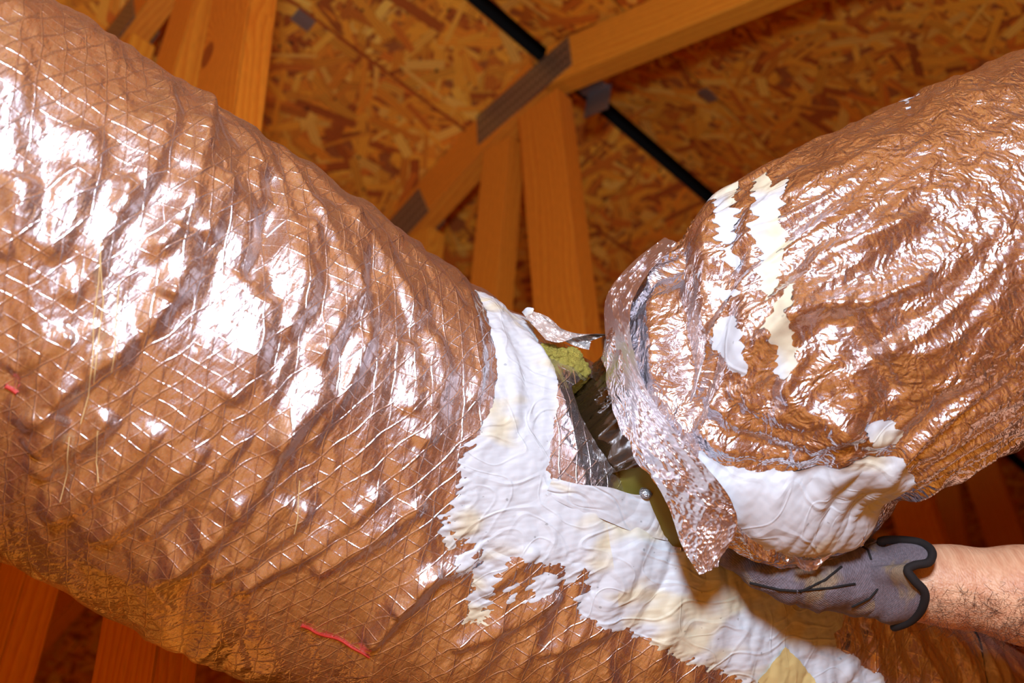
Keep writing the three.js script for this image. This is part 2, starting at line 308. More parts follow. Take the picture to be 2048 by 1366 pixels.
// a grid of points (u along, v around) kept with its normals, from which whole or clipped sheets are cut
function makeGrid(us, vs, fn) {
  const nu = us.length, nv = vs.length, pos = new Float32Array(nu * nv * 3), nor = new Float32Array(nu * nv * 3), t = V(0, 0, 0);
  for (let i = 0, k = 0; i < nu; i++) for (let j = 0; j < nv; j++, k += 3) { fn(us[i], vs[j], t); pos[k] = t.x; pos[k + 1] = t.y; pos[k + 2] = t.z; }
  const a = V(0, 0, 0), b = V(0, 0, 0), at = (i, j, o) => { const k = (i * nv + j) * 3; o.set(pos[k], pos[k + 1], pos[k + 2]); }, c = V(0, 0, 0);
  for (let i = 0; i < nu; i++) for (let j = 0; j < nv; j++) {
    at(Math.min(nu - 1, i + 1), j, a); at(Math.max(0, i - 1), j, c); a.sub(c); at(i, Math.min(nv - 1, j + 1), b); at(i, Math.max(0, j - 1), c); b.sub(c);
    a.cross(b).normalize(); const k = (i * nv + j) * 3; nor[k] = a.x; nor[k + 1] = a.y; nor[k + 2] = a.z;
  }
  return { us, vs, nu, nv, pos, nor };
}
// mask(u, v) >= 0 is kept; lift(u, v, mask) raises the sheet along the normal
function sheet(g, uvOf, { mask, lift, i0 = 0, i1 = g.nu - 1, j0 = 0, j1 = g.nv - 1, flip = false } = {}) {
  const n = g.nu * g.nv, m = mask ? new Float32Array(n).fill(-1) : null;
  if (mask) for (let i = i0; i <= i1; i++) for (let j = j0; j <= j1; j++) m[i * g.nv + j] = mask(g.us[i], g.vs[j]);
  const P_ = [], N_ = [], U_ = [], I_ = [], ids = new Map();
  const put = (x, y, z, nx, ny, nz, u, v, mk) => { const l = lift ? lift(u, v, mk) * U : 0, q = Math.hypot(nx, ny, nz) || 1; P_.push(x + nx / q * l, y + ny / q * l, z + nz / q * l); N_.push(nx / q, ny / q, nz / q); const w = uvOf(u, v); U_.push(w[0], w[1]); return P_.length / 3 - 1; };
  const vert = (k) => { let id = ids.get(k); if (id === undefined) { const i = Math.floor(k / g.nv), j = k % g.nv; id = put(g.pos[k * 3], g.pos[k * 3 + 1], g.pos[k * 3 + 2], g.nor[k * 3], g.nor[k * 3 + 1], g.nor[k * 3 + 2], g.us[i], g.vs[j], m ? m[k] : 1); ids.set(k, id); } return id; };
  const edge = (a, b) => {
    if (a > b) [a, b] = [b, a]; const key = a * n + b; let id = ids.get(-key - 1); if (id !== undefined) return id;
    const t = m[a] / (m[a] - m[b]), L = (arr, c) => lerp(arr[a * 3 + c], arr[b * 3 + c], t), ia = Math.floor(a / g.nv), ja = a % g.nv, ib = Math.floor(b / g.nv), jb = b % g.nv;
    id = put(L(g.pos, 0), L(g.pos, 1), L(g.pos, 2), L(g.nor, 0), L(g.nor, 1), L(g.nor, 2), lerp(g.us[ia], g.us[ib], t), lerp(g.vs[ja], g.vs[jb], t), 0); ids.set(-key - 1, id); return id;
  };
  const tri = (a, b, c) => {
    if (!m) { I_.push(vert(a), vert(b), vert(c)); return; }
    const ks = [a, b, c], out = [];
    for (let e = 0; e < 3; e++) { const p = ks[e], q = ks[(e + 1) % 3]; if (m[p] >= 0) out.push(vert(p)); if ((m[p] >= 0) !== (m[q] >= 0)) out.push(edge(p, q)); }
    for (let e = 2; e < out.length; e++) I_.push(out[0], out[e - 1], out[e]);
  };
  for (let i = i0; i < i1; i++) for (let j = j0; j < j1; j++) { const a = i * g.nv + j, b = a + g.nv, c = b + 1, d = a + 1; if (flip) { tri(a, c, b); tri(a, d, c); } else { tri(a, b, c); tri(a, c, d); } }
  const geo = new THREE.BufferGeometry();
  geo.setAttribute('position', new THREE.Float32BufferAttribute(P_, 3)); geo.setAttribute('normal', new THREE.Float32BufferAttribute(N_, 3)); geo.setAttribute('uv', new THREE.Float32BufferAttribute(U_, 2)); geo.setIndex(I_);
  if (lift) geo.computeVertexNormals();
  return geo;
}
// steps: [[from, to, step], ...]
const samples = (...spans) => { const o = []; for (const [a, b, s] of spans) { const n = Math.max(1, Math.round((b - a) / s)); for (let i = 0; i < n; i++) o.push(a + (b - a) * i / n); } o.push(spans[spans.length - 1][1]); return o; };
// signed distance to a polygon, inside positive
function polySD(poly, x, y) {
  let d = 1e9, inside = false;
  for (let i = 0, j = poly.length - 1; i < poly.length; j = i++) {
    const [xi, yi] = poly[i], [xj, yj] = poly[j], ex = xj - xi, ey = yj - yi, t = Math.min(1, Math.max(0, ((x - xi) * ex + (y - yi) * ey) / (ex * ex + ey * ey + 1e-12)));
    d = Math.min(d, Math.hypot(x - xi - ex * t, y - yi - ey * t));
    if ((yi > y) !== (yj > y) && x < (xj - xi) * (y - yi) / (yj - yi) + xi) inside = !inside;
  }
  return inside ? d : -d;
}
const lineD = (pts, x, y) => { let best = 1e9, tt = 0, side = 1; for (let i = 1; i < pts.length; i++) { const [ax, ay] = pts[i - 1], [bx, by] = pts[i], ex = bx - ax, ey = by - ay, L = ex * ex + ey * ey, t = Math.min(1, Math.max(0, ((x - ax) * ex + (y - ay) * ey) / L)), d = Math.hypot(x - ax - ex * t, y - ay - ey * t); if (d < best) { best = d; tt = (i - 1 + t) / (pts.length - 1); side = Math.sign(ex * (y - ay) - ey * (x - ax)) || 1; } } return [best, tt, side]; };
function box2(pts, pad) { let a = 1e9, b = 1e9, c = -1e9, d = -1e9; for (const [x, y] of pts) { a = Math.min(a, x); b = Math.min(b, y); c = Math.max(c, x); d = Math.max(d, y); } return [a - pad, b - pad, c + pad, d + pad]; }

// ------------------------------------------------------------------ trunk duct
const TR = 0.2;                                                     // outer radius
const trunkAxis = toWorld(V(0.77394561, -0.51653021, -0.36633966)).normalize();
const trunkO = toWorld(V(-0.37486373, 0.0417967, -0.85088631).multiplyScalar(U)).add(EYE);
const tE1 = EYE.clone().sub(trunkO); tE1.addScaledVector(trunkAxis, -tE1.dot(trunkAxis)).normalize();       // towards the camera
const tE2 = new THREE.Vector3().crossVectors(trunkAxis, tE1).normalize(); if (toWorld(V(0, 1, 0)).dot(tE2) < 0) tE2.negate();   // towards the top of the picture
const tFlip = new THREE.Vector3().crossVectors(tE1, tE2).dot(trunkAxis) > 0;
// where the ray of a pixel meets the plain cylinder: [s, angle * radius] in metres
function trunkUV(px, py) {
  const r = ray(px, py), o = EYE.clone().sub(trunkO).divideScalar(U), f = (v) => [v.dot(tE1), v.dot(tE2)], [ox, oy] = f(o), [dx, dy] = f(r), a = dx * dx + dy * dy, b = ox * dx + oy * dy, c = ox * ox + oy * oy - TR * TR, q = b * b - a * c;
  const k = q > 0 ? (-b - Math.sqrt(q)) / a : -b / a, p = o.addScaledVector(r, k);
  return [p.dot(trunkAxis), Math.atan2(p.dot(tE2), p.dot(tE1)) * TR];
}
const tPoly = (list) => { const o = []; for (let i = 0; i < list.length; i += 2) o.push(trunkUV(list[i], list[i + 1])); return o; };
// folds traced on the jacket: pixels, width (m), height (m)
const trunkFolds = [
  [[700, 700, 655, 780, 600, 860, 545, 940, 500, 1010, 455, 1080, 400, 1140, 330, 1190, 270, 1225], 0.010, 0.0095],
  [[690, 770, 620, 850, 560, 930], 0.006, 0.004], [[385, 550, 320, 630, 230, 715, 140, 790, 60, 860, 0, 900], 0.009, 0.0085],
  [[395, 440, 385, 520, 350, 600], 0.010, 0.008], [[150, 670, 80, 720, 0, 780], 0.007, 0.005], [[210, 640, 120, 740, 20, 820], 0.005, 0.003],
  [[560, 570, 545, 660, 500, 760, 460, 820], 0.009, 0.0065], [[760, 640, 690, 800, 620, 920], 0.007, 0.005],
  [[415, 180, 412, 260, 395, 340, 370, 420, 300, 520], 0.011, 0.009], [[330, 150, 345, 230, 310, 330, 250, 430], 0.008, 0.006],
  [[545, 330, 560, 400, 545, 470, 505, 560], 0.008, -0.009], [[470, 340, 440, 400, 420, 470], 0.012, 0.008],
  [[700, 410, 735, 480, 725, 560, 690, 650, 650, 740], 0.010, 0.0085], [[715, 430, 750, 520, 745, 580], 0.007, -0.006],
  [[930, 560, 960, 640, 975, 720, 960, 820], 0.006, 0.004], [[880, 640, 900, 720, 890, 820, 860, 900], 0.010, 0.006], [[830, 660, 850, 740, 835, 830], 0.008, 0.005],
  [[1010, 1110, 940, 1160, 880, 1190, 820, 1250, 760, 1310, 715, 1350], 0.008, 0.0075], [[900, 1160, 840, 1215, 790, 1270], 0.006, 0.005],
  [[880, 1010, 790, 1080, 690, 1150, 620, 1200], 0.008, 0.0055], [[800, 980, 720, 1060, 640, 1130, 540, 1190, 440, 1240], 0.007, 0.005], [[600, 1020, 540, 1090, 480, 1150, 400, 1215], 0.008, 0.006],
  [[430, 900, 350, 990, 260, 1070, 150, 1140], 0.009, 0.006], [[330, 860, 250, 950, 150, 1040, 60, 1100], 0.010, 0.006], [[230, 850, 140, 930, 40, 1010], 0.009, 0.006], [[520, 860, 440, 970, 350, 1060, 250, 1140], 0.006, 0.004],
  [[120, 860, 40, 950], 0.009, 0.005], [[640, 1030, 560, 1120, 470, 1190], 0.006, 0.004], [[1160, 1200, 1080, 1260, 990, 1310, 900, 1350], 0.007, 0.005], [[1280, 1260, 1180, 1310, 1080, 1350], 0.007, 0.004],
  [[1100, 1100, 1050, 1160, 980, 1230], 0.006, 0.004], [[60, 330, 40, 420, 0, 520], 0.012, 0.006], [[200, 230, 190, 330, 150, 430, 90, 520], 0.012, 0.007], [[270, 330, 240, 420, 190, 520, 130, 620], 0.008, 0.005],
  [[620, 420, 640, 500, 620, 590, 570, 680], 0.010, 0.007], [[830, 520, 850, 600, 845, 650], 0.010, 0.004], [[1760, 1250, 1740, 1310, 1720, 1366], 0.008, 0.004], [[1840, 1260, 1850, 1310, 1860, 1366], 0.007, 0.004],
].map(([p, w, h]) => { const pts = tPoly(p); return { pts, w, h, b: box2(pts, w * 3.2) }; });
function trunkR(s, a) {
  const v = a * TR;
  // diagonal coordinates: wrinkles wind round the duct, leaning back along it
  const c = s * 0.93 + v * 0.36, d = -s * 0.36 + v * 0.93, wob = pn(s * 6, v * 6, 256, 90);
  let h = 0.004 * pn(s * 4.2 + 7, v * 3, 256, 91) + 0.0050 * ridge1(pn(c * 17 + wob * 0.6, d * 4.5, 256, 92)) * (0.4 + 0.6 * sstep(-0.2, 0.4, pn(s * 5, v * 5, 256, 97)))
    + 0.0030 * pn(c * 34 + wob, d * 9, 256, 93) + 0.0024 * facet(c * 60 + wob * 2, d * 22, 256, 94) + 0.0010 * facet(c * 130 + wob * 3, d * 44, 256, 95);
  const top = sstep(0.04, 0.20, v);                                   // looser, crumpled skin over the top
  h += top * (0.0030 * facet(s * 26 + wob, v * 20 + wob, 256, 98) + 0.0012 * facet(s * 70 + wob, v * 50, 256, 99));
  for (const f of trunkFolds) { if (s < f.b[0] || v < f.b[1] || s > f.b[2] || v > f.b[3]) continue; const [dd, t, sd] = lineD(f.pts, s, v), w = f.w * (0.55 + 0.9 * Math.sin(Math.PI * (0.1 + 0.8 * t))) * (sd > 0 ? 0.75 : 1.25), e = dd / w; if (e < 3) h += f.h * Math.exp(-e * e * 1.4) * sstep(0, 0.12, t) * sstep(0, 0.12, 1 - t) * (0.85 + 0.3 * pn(s * 40, v * 40, 256, 44)); }
  return TR * (1 + 0.06 * Math.cos(2 * (a - 1.2)) - 0.06) + h - 0.003;
}
console.log('trunk grid');
const ANG = 1.78;
const trunkPos = (s, a, o, dr = 0) => { const r = (trunkR(s, a) + dr) * U, c = Math.cos(a) * r, d = Math.sin(a) * r; return o.copy(trunkO).addScaledVector(trunkAxis, s * U).addScaledVector(tE1, c).addScaledVector(tE2, d); };
const tGrid = makeGrid(samples([-1.5, -0.34, 0.03], [-0.34, 1.42, 0.00175], [1.42, 4.4, 0.03]), samples([-Math.PI, -ANG, 0.05], [-ANG, ANG, 0.0090], [ANG, Math.PI, 0.05]), (s, a, o) => trunkPos(s, a, o));
{ const k = (Math.floor(tGrid.nu / 2) * tGrid.nv + Math.floor(tGrid.nv / 2)) * 3; if (V(tGrid.nor[k], tGrid.nor[k + 1], tGrid.nor[k + 2]).dot(tE1) < 0) for (let i = 0; i < tGrid.nor.length; i++) tGrid.nor[i] *= -1; }
const uvTrunk = (s, a) => [s / 0.3, a * TR / 0.3];
const trunk = thing('trunk_duct', 'wide foil duct with gridded scrim skin and white mastic at its junction', 'duct');
const holePts = tPoly([1148, 765, 1172, 815, 1205, 875, 1232, 920, 1268, 954, 1322, 980, 1352, 1010, 1400, 1040, 1470, 1056, 1520, 1040, 1505, 970, 1430, 890, 1340, 835, 1250, 780, 1190, 752]), holeB = box2(holePts, 0.01);
const holeMask = (s, a) => { const v = a * TR; if (s < holeB[0] || v < holeB[1] || s > holeB[2] || v > holeB[3]) return 0.01; return Math.min(0.01, -polySD(holePts, s, v)) + 0.0015 * pn(s * 120, v * 120, 256, 7); };
part('foil_jacket', sheet(tGrid, uvTrunk, { flip: tFlip, mask: holeMask }), M.scrimFoil, trunk, 'silver foil skin with thread grid');
// mastic brushed over the junction
const streak = (s, v) => { const c = s * 0.55 + v * 0.83, d = -s * 0.83 + v * 0.55, q = pn(c * 48, d * 240, 256, 111); return 0.0035 * pn(s * 60, v * 60, 256, 110) + 0.0065 * q + 0.0032 * pn(s * 300, v * 300, 256, 112) + 0.0022 * pn(s * 560, v * 560, 256, 114); };
const masticPolys = [
  [958, 570, 1052, 628, 1084, 680, 1112, 740, 1126, 800, 1122, 880, 1118, 952, 1200, 968, 1262, 985, 1322, 1000, 1340, 1050, 1372, 1096, 1450, 1110, 1560, 1130, 1660, 1160, 1704, 1200, 1706, 1248, 1692, 1262, 1700, 1290, 1742, 1318, 1790, 1352, 1810, 1390, 1640, 1480, 1500, 1372, 1440, 1352, 1385, 1332, 1320, 1292, 1250, 1272, 1188, 1262, 1180, 1215, 1200, 1180, 1196, 1132, 1130, 1140, 1080, 1134, 1010, 1126, 952, 1096, 925, 1088, 918, 1046, 944, 985, 942, 925, 962, 880, 1000, 805, 1012, 730, 992, 660],
  [1010, 1100, 1048, 1126, 1040, 1150, 1012, 1190, 1004, 1240, 985, 1285, 950, 1280, 962, 1226, 976, 1180, 978, 1148],
  [1085, 1180, 1120, 1150, 1150, 1140, 1140, 1180, 1118, 1215, 1090, 1240, 1076, 1220],
  [930, 1130, 985, 1112, 960, 1160, 940, 1170], [1030, 1205, 1056, 1190, 1050, 1222, 1032, 1226], [1150, 1120, 1190, 1130, 1180, 1170, 1160, 1180], [906, 1050, 930, 1056, 928, 1110, 912, 1100],
].map((p) => { const pts = tPoly(p); return { pts, b: box2(pts, 0.03) }; });
const masticMask = (k) => (s, a) => { const v = a * TR, q = masticPolys[k]; if (s < q.b[0] || v < q.b[1] || s > q.b[2] || v > q.b[3]) return -1; return Math.min(holeMask(s, a) - 0.001, Math.min(0.02, polySD(q.pts, s, v)) + streak(s, v) * (k ? 1.0 : lerp(1, 0.22, sstep(0.04, 0.11, v)))); };
const iRange = (g, b) => ({ i0: Math.max(0, g.us.findIndex((u) => u > b[0]) - 1), i1: Math.min(g.nu - 1, (g.us.findIndex((u) => u > b[2]) + 1) || g.nu - 1) });
const masticLift = (s, a, m) => 0.0003 + 0.0016 * sstep(0, 0.012, m) + 0.0005 * pn(s * 90, a * TR * 90, 256, 113);
const uvMastic = (s, a) => [(a * TR * 0.6 + s * 0.8) / 0.4, (s * 0.6 - a * TR * 0.8) / 0.4];
masticPolys.forEach((q, k) => part('mastic_coat', sheet(tGrid, uvMastic, { mask: masticMask(k), lift: masticLift, flip: tFlip, ...iRange(tGrid, q.b) }), M.mastic, trunk, k ? 'white mastic brush mark' : 'white mastic brushed round the junction'));
// paper tape showing through at the lower edge
M.tape = new THREE.MeshStandardMaterial({ color: 0xd9c787, roughness: 0.75, bumpMap: mastic.bump, bumpScale: 0.001 });
{ const pts = tPoly([1540, 1372, 1590, 1292, 1640, 1338, 1672, 1380, 1600, 1420]); const q = { pts, b: box2(pts, 0.02) };
  part('paper_tape', sheet(tGrid, uvMastic, { mask: (s, a) => { const v = a * TR; if (s < q.b[0] || v < q.b[1] || s > q.b[2] || v > q.b[3]) return -1; return Math.min(0.01, polySD(q.pts, s, v)) + 0.15 * streak(s, v); }, lift: (s, a, m) => masticLift(s, a, 1) + 0.0014, flip: tFlip, ...iRange(tGrid, q.b) }), M.tape, trunk, 'yellowed paper tape corner'); }
// strap round the far end
{ const s0 = trunkUV(1985, 1310)[0]; const w = 0.024, sg = makeGrid(samples([s0 - w, s0 + w, 0.003]), samples([-Math.PI, Math.PI, 0.02]), (s, a, o) => { const e = Math.abs(s - s0) / w; trunkPos(s, a, o, 0.004 - 0.003 * e * e + 0.002 * facet(s * 90, a * 9, 256, 3)); });
  part('strap', sheet(sg, uvTrunk, { flip: tFlip }), M.strap, trunk, 'pale silver strap round the duct'); }

// thin sheets lofted between two traced edges: each entry is [px, py, depth]
function ribbon(A, B, n, m, relief, freq, seed) {
  const w3 = (p) => (p.isVector3 ? p : P(...p)), ca = new THREE.CatmullRomCurve3(A.map(w3)), cb = new THREE.CatmullRomCurve3(B.map(w3)), la = ca.getLength(), ls = ca.getPoint(0.5).distanceTo(cb.getPoint(0.5)), vv = toWorld(V(0, 0, 1));
  const pa = ca.getPoints(n), pb = cb.getPoints(n);
  const g = makeGrid([...Array(n + 1).keys()].map((i) => i / n), [...Array(m + 1).keys()].map((i) => i / m), (u, v, o) => {
    const i = Math.round(u * n); o.lerpVectors(pa[i], pb[i], v); const x = u * la, y = v * ls, w = pn(x * 30, y * 30, 256, seed);
    o.addScaledVector(vv, relief * (facet(x * freq + w, y * freq + w, 256, seed) + 0.6 * facet(x * freq * 2.3 + w, y * freq * 2.3 - w, 256, seed + 7) + 0.35 * pn(x * freq * 5, y * freq * 5, 256, seed + 9) + 0.8 * pn(x * freq * 0.25, y * freq * 0.9, 256, seed + 2)));
  });
  return sheet(g, (u, v) => [u * la / 0.3, v * ls / 0.3]);
}
// torn skin and wool at the top of the junction, raised mastic edge over the hole
const onT = (list, lift) => { const o = []; for (let i = 0; i < list.length; i += 2) { const [q, v] = trunkUV(list[i], list[i + 1]); o.push(trunkPos(q, v / TR, V(0, 0, 0), Array.isArray(lift) ? lift[i / 2] : lift).clone()); } return o; };
M.tornFoil = new THREE.MeshStandardMaterial({ color: 0xe6e3e2, metalness: 0.6, roughness: 0.42 });
part('torn_foil', ribbon([[1050, 632, 0.93], [1072, 626, 0.932], [1102, 646, 0.932], [1132, 670, 0.932], [1172, 686, 0.932]], onT([1082, 690, 1100, 702, 1122, 708, 1146, 714, 1172, 722], [0.008, 0.014, 0.02, 0.026, 0.03]), 90, 40, 0.0034, 150, 5), M.tornFoil, trunk, 'torn foil edge curling off the junction');
part('torn_foil', ribbon([[1064, 622, 0.938], [1096, 634, 0.938], [1126, 660, 0.938], [1150, 674, 0.938], [1182, 684, 0.938]], [[1070, 640, 0.928], [1098, 656, 0.926], [1126, 680, 0.924], [1150, 692, 0.924], [1178, 700, 0.926]], 90, 20, 0.0026, 170, 9), M.tornFoil, trunk, 'torn foil edge curling off the junction');
part('torn_mastic', ribbon([[1044, 624, 0.945], [1054, 615, 0.94], [1066, 616, 0.938]], [[1056, 640, 0.935], [1064, 628, 0.935], [1068, 618, 0.937]], 12, 8, 0.001, 60, 6), M.mastic, trunk, 'torn white mastic tip');
function lump(points, rad, seed, sq = [1, 1, 1]) {
  const geos = points.map(([x, y, d, r], i) => { const g = new THREE.IcosahedronGeometry(r || rad, 4), p = g.attributes.position, c = P(x, y, d); for (let k = 0; k < p.count; k++) { const q = V(p.getX(k) * sq[0], p.getY(k) * sq[1], p.getZ(k) * sq[2]), f = 1 + 0.5 * pn(q.x * 160 + i * 9, q.y * 160 + q.z * 120, 256, seed) + 0.25 * pn(q.x * 420 + q.z * 170, q.y * 420, 256, seed + 1); p.setXYZ(k, q.x * f + c.x, q.y * f + c.y, q.z * f + c.z); } g.computeVertexNormals(); return g; });
  return mergeGeometries(geos);
}
part('insulation', lump(Array.from({ length: 22 }, (_, i) => { const t = i / 21, q = pn(i * 0.73, 2.2, 256, 6); return [1090 + t * 74, 706 + t * 26 + q * 14, 0.917 + t * 0.010 + 0.006 * pn(i * 0.9, 7.1, 256, 8), 0.0042 + 0.0018 * Math.abs(q)]; }), 0.009, 14), M.wool, trunk, 'yellow glass wool under the torn foil');
part('raised_edge', ribbon(onT([1122, 950, 1165, 966, 1215, 976, 1265, 990, 1318, 1000, 1336, 1030], [0.003, 0.008, 0.012, 0.014, 0.016, 0.008]), onT([1112, 985, 1160, 1012, 1215, 1034, 1270, 1056, 1325, 1072, 1350, 1078], 0.0022), 90, 36, 0.0006, 45, 16), M.mastic, trunk, 'lifted mastic edge above the hole');
// the cut wall of the hole shows the wool between skin and core
{ const n = holePts.length, o = V(0, 0, 0), cl = new THREE.CatmullRomCurve3(holePts.map(([s, v]) => V(s, v, 0)), true), hg = makeGrid([...Array(161).keys()].map((i) => i / 160), [0, 0.2, 0.4, 0.6, 0.8, 1], (u, v, q) => { const p = cl.getPoint(u); trunkPos(p.x, p.y / TR, q, -0.002 - 0.04 * v + 0.002 * facet(u * 90, v * 4, 256, 3)); });
  part('insulation', sheet(hg, (u, v) => [u * 4, v * 0.2]), M.wool, trunk, 'yellow glass wool in the cut edge of the hole');
  const cg = makeGrid(samples([holeB[0] - 0.1, holeB[2] + 0.1, 0.02]), samples([-Math.PI, Math.PI, 0.05]), (s, a, q) => trunkPos(s, a, q, -0.045));
  part('light_block_core', sheet(cg, uvTrunk, { flip: tFlip }), M.liner = new THREE.MeshPhysicalMaterial({ color: 0x3a2a1a, roughness: 0.16, metalness: 0.15, clearcoat: 1, clearcoatRoughness: 0.08 }), trunk, 'dark plastic core added inside the hole to block light'); }  // dark core cylinder added behind the hole to block light
// red marker threads in the skin
M.red = new THREE.MeshStandardMaterial({ color: 0xb52a1a, roughness: 0.6 });
function surfaceThread(px, rad, mat, name, parent, label, lift = 0.0006) {
  const pts = []; for (let i = 0; i < px.length; i += 2) pts.push(trunkUV(px[i], px[i + 1]));
  const o = V(0, 0, 0), path = []; for (let i = 0; i + 1 < pts.length; i++) for (let k = 0; k < 8; k++) { const s = lerp(pts[i][0], pts[i + 1][0], k / 8), v = lerp(pts[i][1], pts[i + 1][1], k / 8); path.push(trunkPos(s, v / TR, o, lift).clone()); }
  part(name, new THREE.TubeGeometry(new THREE.CatmullRomCurve3(path), path.length * 2, rad, 5), mat, parent, label);
}
surfaceThread([592, 1303, 640, 1326, 690, 1345, 740, 1362], 0.0008, M.red, 'marker_thread', trunk, 'red marker thread');
surfaceThread([-10, 808, 4, 814, 16, 822], 0.0010, M.red, 'marker_thread', trunk, 'red marker thread');
// loose glass fibres lying on the skin
M.fibre = new THREE.MeshStandardMaterial({ color: 0xe0c48c, roughness: 0.4 });
for (const f of [[207, 470, 203, 560, 190, 640, 186, 720, 172, 810, 150, 880], [246, 560, 236, 640, 232, 700, 222, 760], [205, 500, 212, 600, 196, 700, 184, 790], [128, 900, 118, 980, 100, 1050], [190, 880, 180, 960, 186, 1000], [610, 980, 600, 1060, 590, 1100]]) surfaceThread(f, 0.00028, M.fibre, 'loose_fibre', trunk, 'loose glass fibre', 0.004);

// ------------------------------------------------------------------ branch duct
console.log('branch grid');
const stations = [[3700, 170, 0.95, 425], [2900, 300, 0.955, 412], [2500, 372, 0.95, 402], [2240, 440, 0.945, 392], [2000, 520, 0.935, 372], [1790, 600, 0.922, 350], [1630, 688, 0.915, 344], [1545, 762, 0.928, 338], [1482, 834, 0.952, 322]];
const brCurve = new THREE.CatmullRomCurve3(stations.map(([x, y, d]) => P(x, y, d)), false, 'centripetal');
const BL = brCurve.getLength() / U, brRad = stations.map(([, , d, r]) => r * d / FOCAL);
const brN = 600, brPts = brCurve.getSpacedPoints(brN), brTan = [];
{ const end = toWorld(V(-0.50, -0.50, -0.70)).normalize(); for (let i = 0; i <= brN; i++) { const t = brPts[Math.min(brN, i + 1)].clone().sub(brPts[Math.max(0, i - 1)]).normalize(), k = sstep(0.74, 1, i / brN); brTan.push(t.lerp(end, k * 0.85).normalize()); } }
const stU = stations.map(([x, y, d]) => { const p = P(x, y, d); let b = 0, bd = 1e9; brPts.forEach((q, i) => { const e = q.distanceTo(p); if (e < bd) { bd = e; b = i; } }); return b / brN; });
const radAt = (u) => { let i = 0; while (i < stU.length - 2 && u > stU[i + 1]) i++; const t = Math.min(1, Math.max(0, (u - stU[i]) / (stU[i + 1] - stU[i]))), s = t * t * (3 - 2 * t); return lerp(brRad[i], brRad[i + 1], s); };
const viewB = toWorld(V(0, 0, 1)), TIE = 0.070;                     // TIE: where the jacket is gathered above the collar
function branchBase(u, a, o, dr) {
  const i = Math.min(brN, Math.max(0, u * brN)), i0 = Math.floor(i), i1 = Math.min(brN, i0 + 1), f = i - i0;
  const c = brPts[i0].clone().lerp(brPts[i1], f), t = brTan[i0].clone().lerp(brTan[i1], f).normalize();
  const e1 = viewB.clone().addScaledVector(t, -viewB.dot(t)).normalize(), e2 = new THREE.Vector3().crossVectors(t, e1);
  const r = (radAt(u) + dr) * U; return o.copy(c).addScaledVector(e1, Math.cos(a) * r).addScaledVector(e2, Math.sin(a) * r);
}
let branchFolds = [];
function branchH(u, a) {
  const x = u * BL, y = a * 0.155, wob = pn(x * 9, y * 9, 256, 130), wb2 = pn(x * 24, y * 24, 256, 131);
  const w = (1 - u) * BL, g = sstep(0.24, 0.13, w), tie = Math.exp(-Math.pow((w - TIE) / 0.02, 2)), col = sstep(TIE, TIE - 0.018, w);
  let h = 0.0030 * pn(x * 5, y * 5, 256, 132) + (1 - g) * (0.0017 * facet(x * 34 + wob, y * 24 + wob, 256, 133) + 0.0009 * ridge1(pn(x * 60 + wb2, y * 16, 256, 134)) + 0.0028 * facet(x * 84 + wb2, y * 50 + wb2, 256, 135) + 0.0008 * facet(x * 190 + wb2, y * 110, 256, 140));
  // gathered end: deep pleats that lean round the duct
  const pl = y * 34 + x * 16 + wob * 1.6;
  h += g * (1 - 0.75 * col) * (0.0075 * ridge1(pn(pl, x * 7 + 3, 256, 136)) + 0.0040 * facet(pl * 1.9, x * 22 + wb2, 256, 137) + 0.0020 * facet(y * 80 + wb2, x * 60, 256, 138));
  h += -0.011 * tie + col * (0.004 + 0.0012 * pn(y * 60 + x * 22, x * 18, 256, 139));
  for (const f of branchFolds) { if (x < f.b[0] || y < f.b[1] || x > f.b[2] || y > f.b[3]) continue; const [dd, t] = lineD(f.pts, x, y), e = dd / f.w; if (e < 3) h += f.h * Math.exp(-e * e * 1.4) * sstep(0, 0.15, t) * sstep(0, 0.15, 1 - t); }
  return h;
}
// pixel -> surface: nearest facing point of the plain tube
const look = []; { const o = V(0, 0, 0), nrm = V(0, 0, 0), q = V(0, 0, 0); for (let i = 0; i <= 420; i++) for (let j = 0; j <= 200; j++) { const u = 0.3 + 0.7 * i / 420, a = -1.9 + 3.8 * j / 200; branchBase(u, a, o, 0); const [x, y, d] = toPixel(o); branchBase(u, a, q, 0.01); nrm.copy(q).sub(o); if (nrm.dot(EYE.clone().sub(o)) > 0) look.push([x, y, d, u, a]); } }
function branchUV(px, py) { let b = null, bd = 1e9; for (const e of look) { const d = Math.hypot(e[0] - px, e[1] - py) + e[2] * 2; if (d < bd) { bd = d; b = e; } } return [b[3] * BL, b[4] * 0.155]; }
const bDepth = (px, py) => { let b = null, bd = 1e9; for (const e of look) { const d = Math.hypot(e[0] - px, e[1] - py) + e[2] * 2; if (d < bd) { bd = d; b = e; } } return b[2] / U; };
const bPoly = (list) => { const o = []; for (let i = 0; i < list.length; i += 2) o.push(branchUV(list[i], list[i + 1])); return o; };
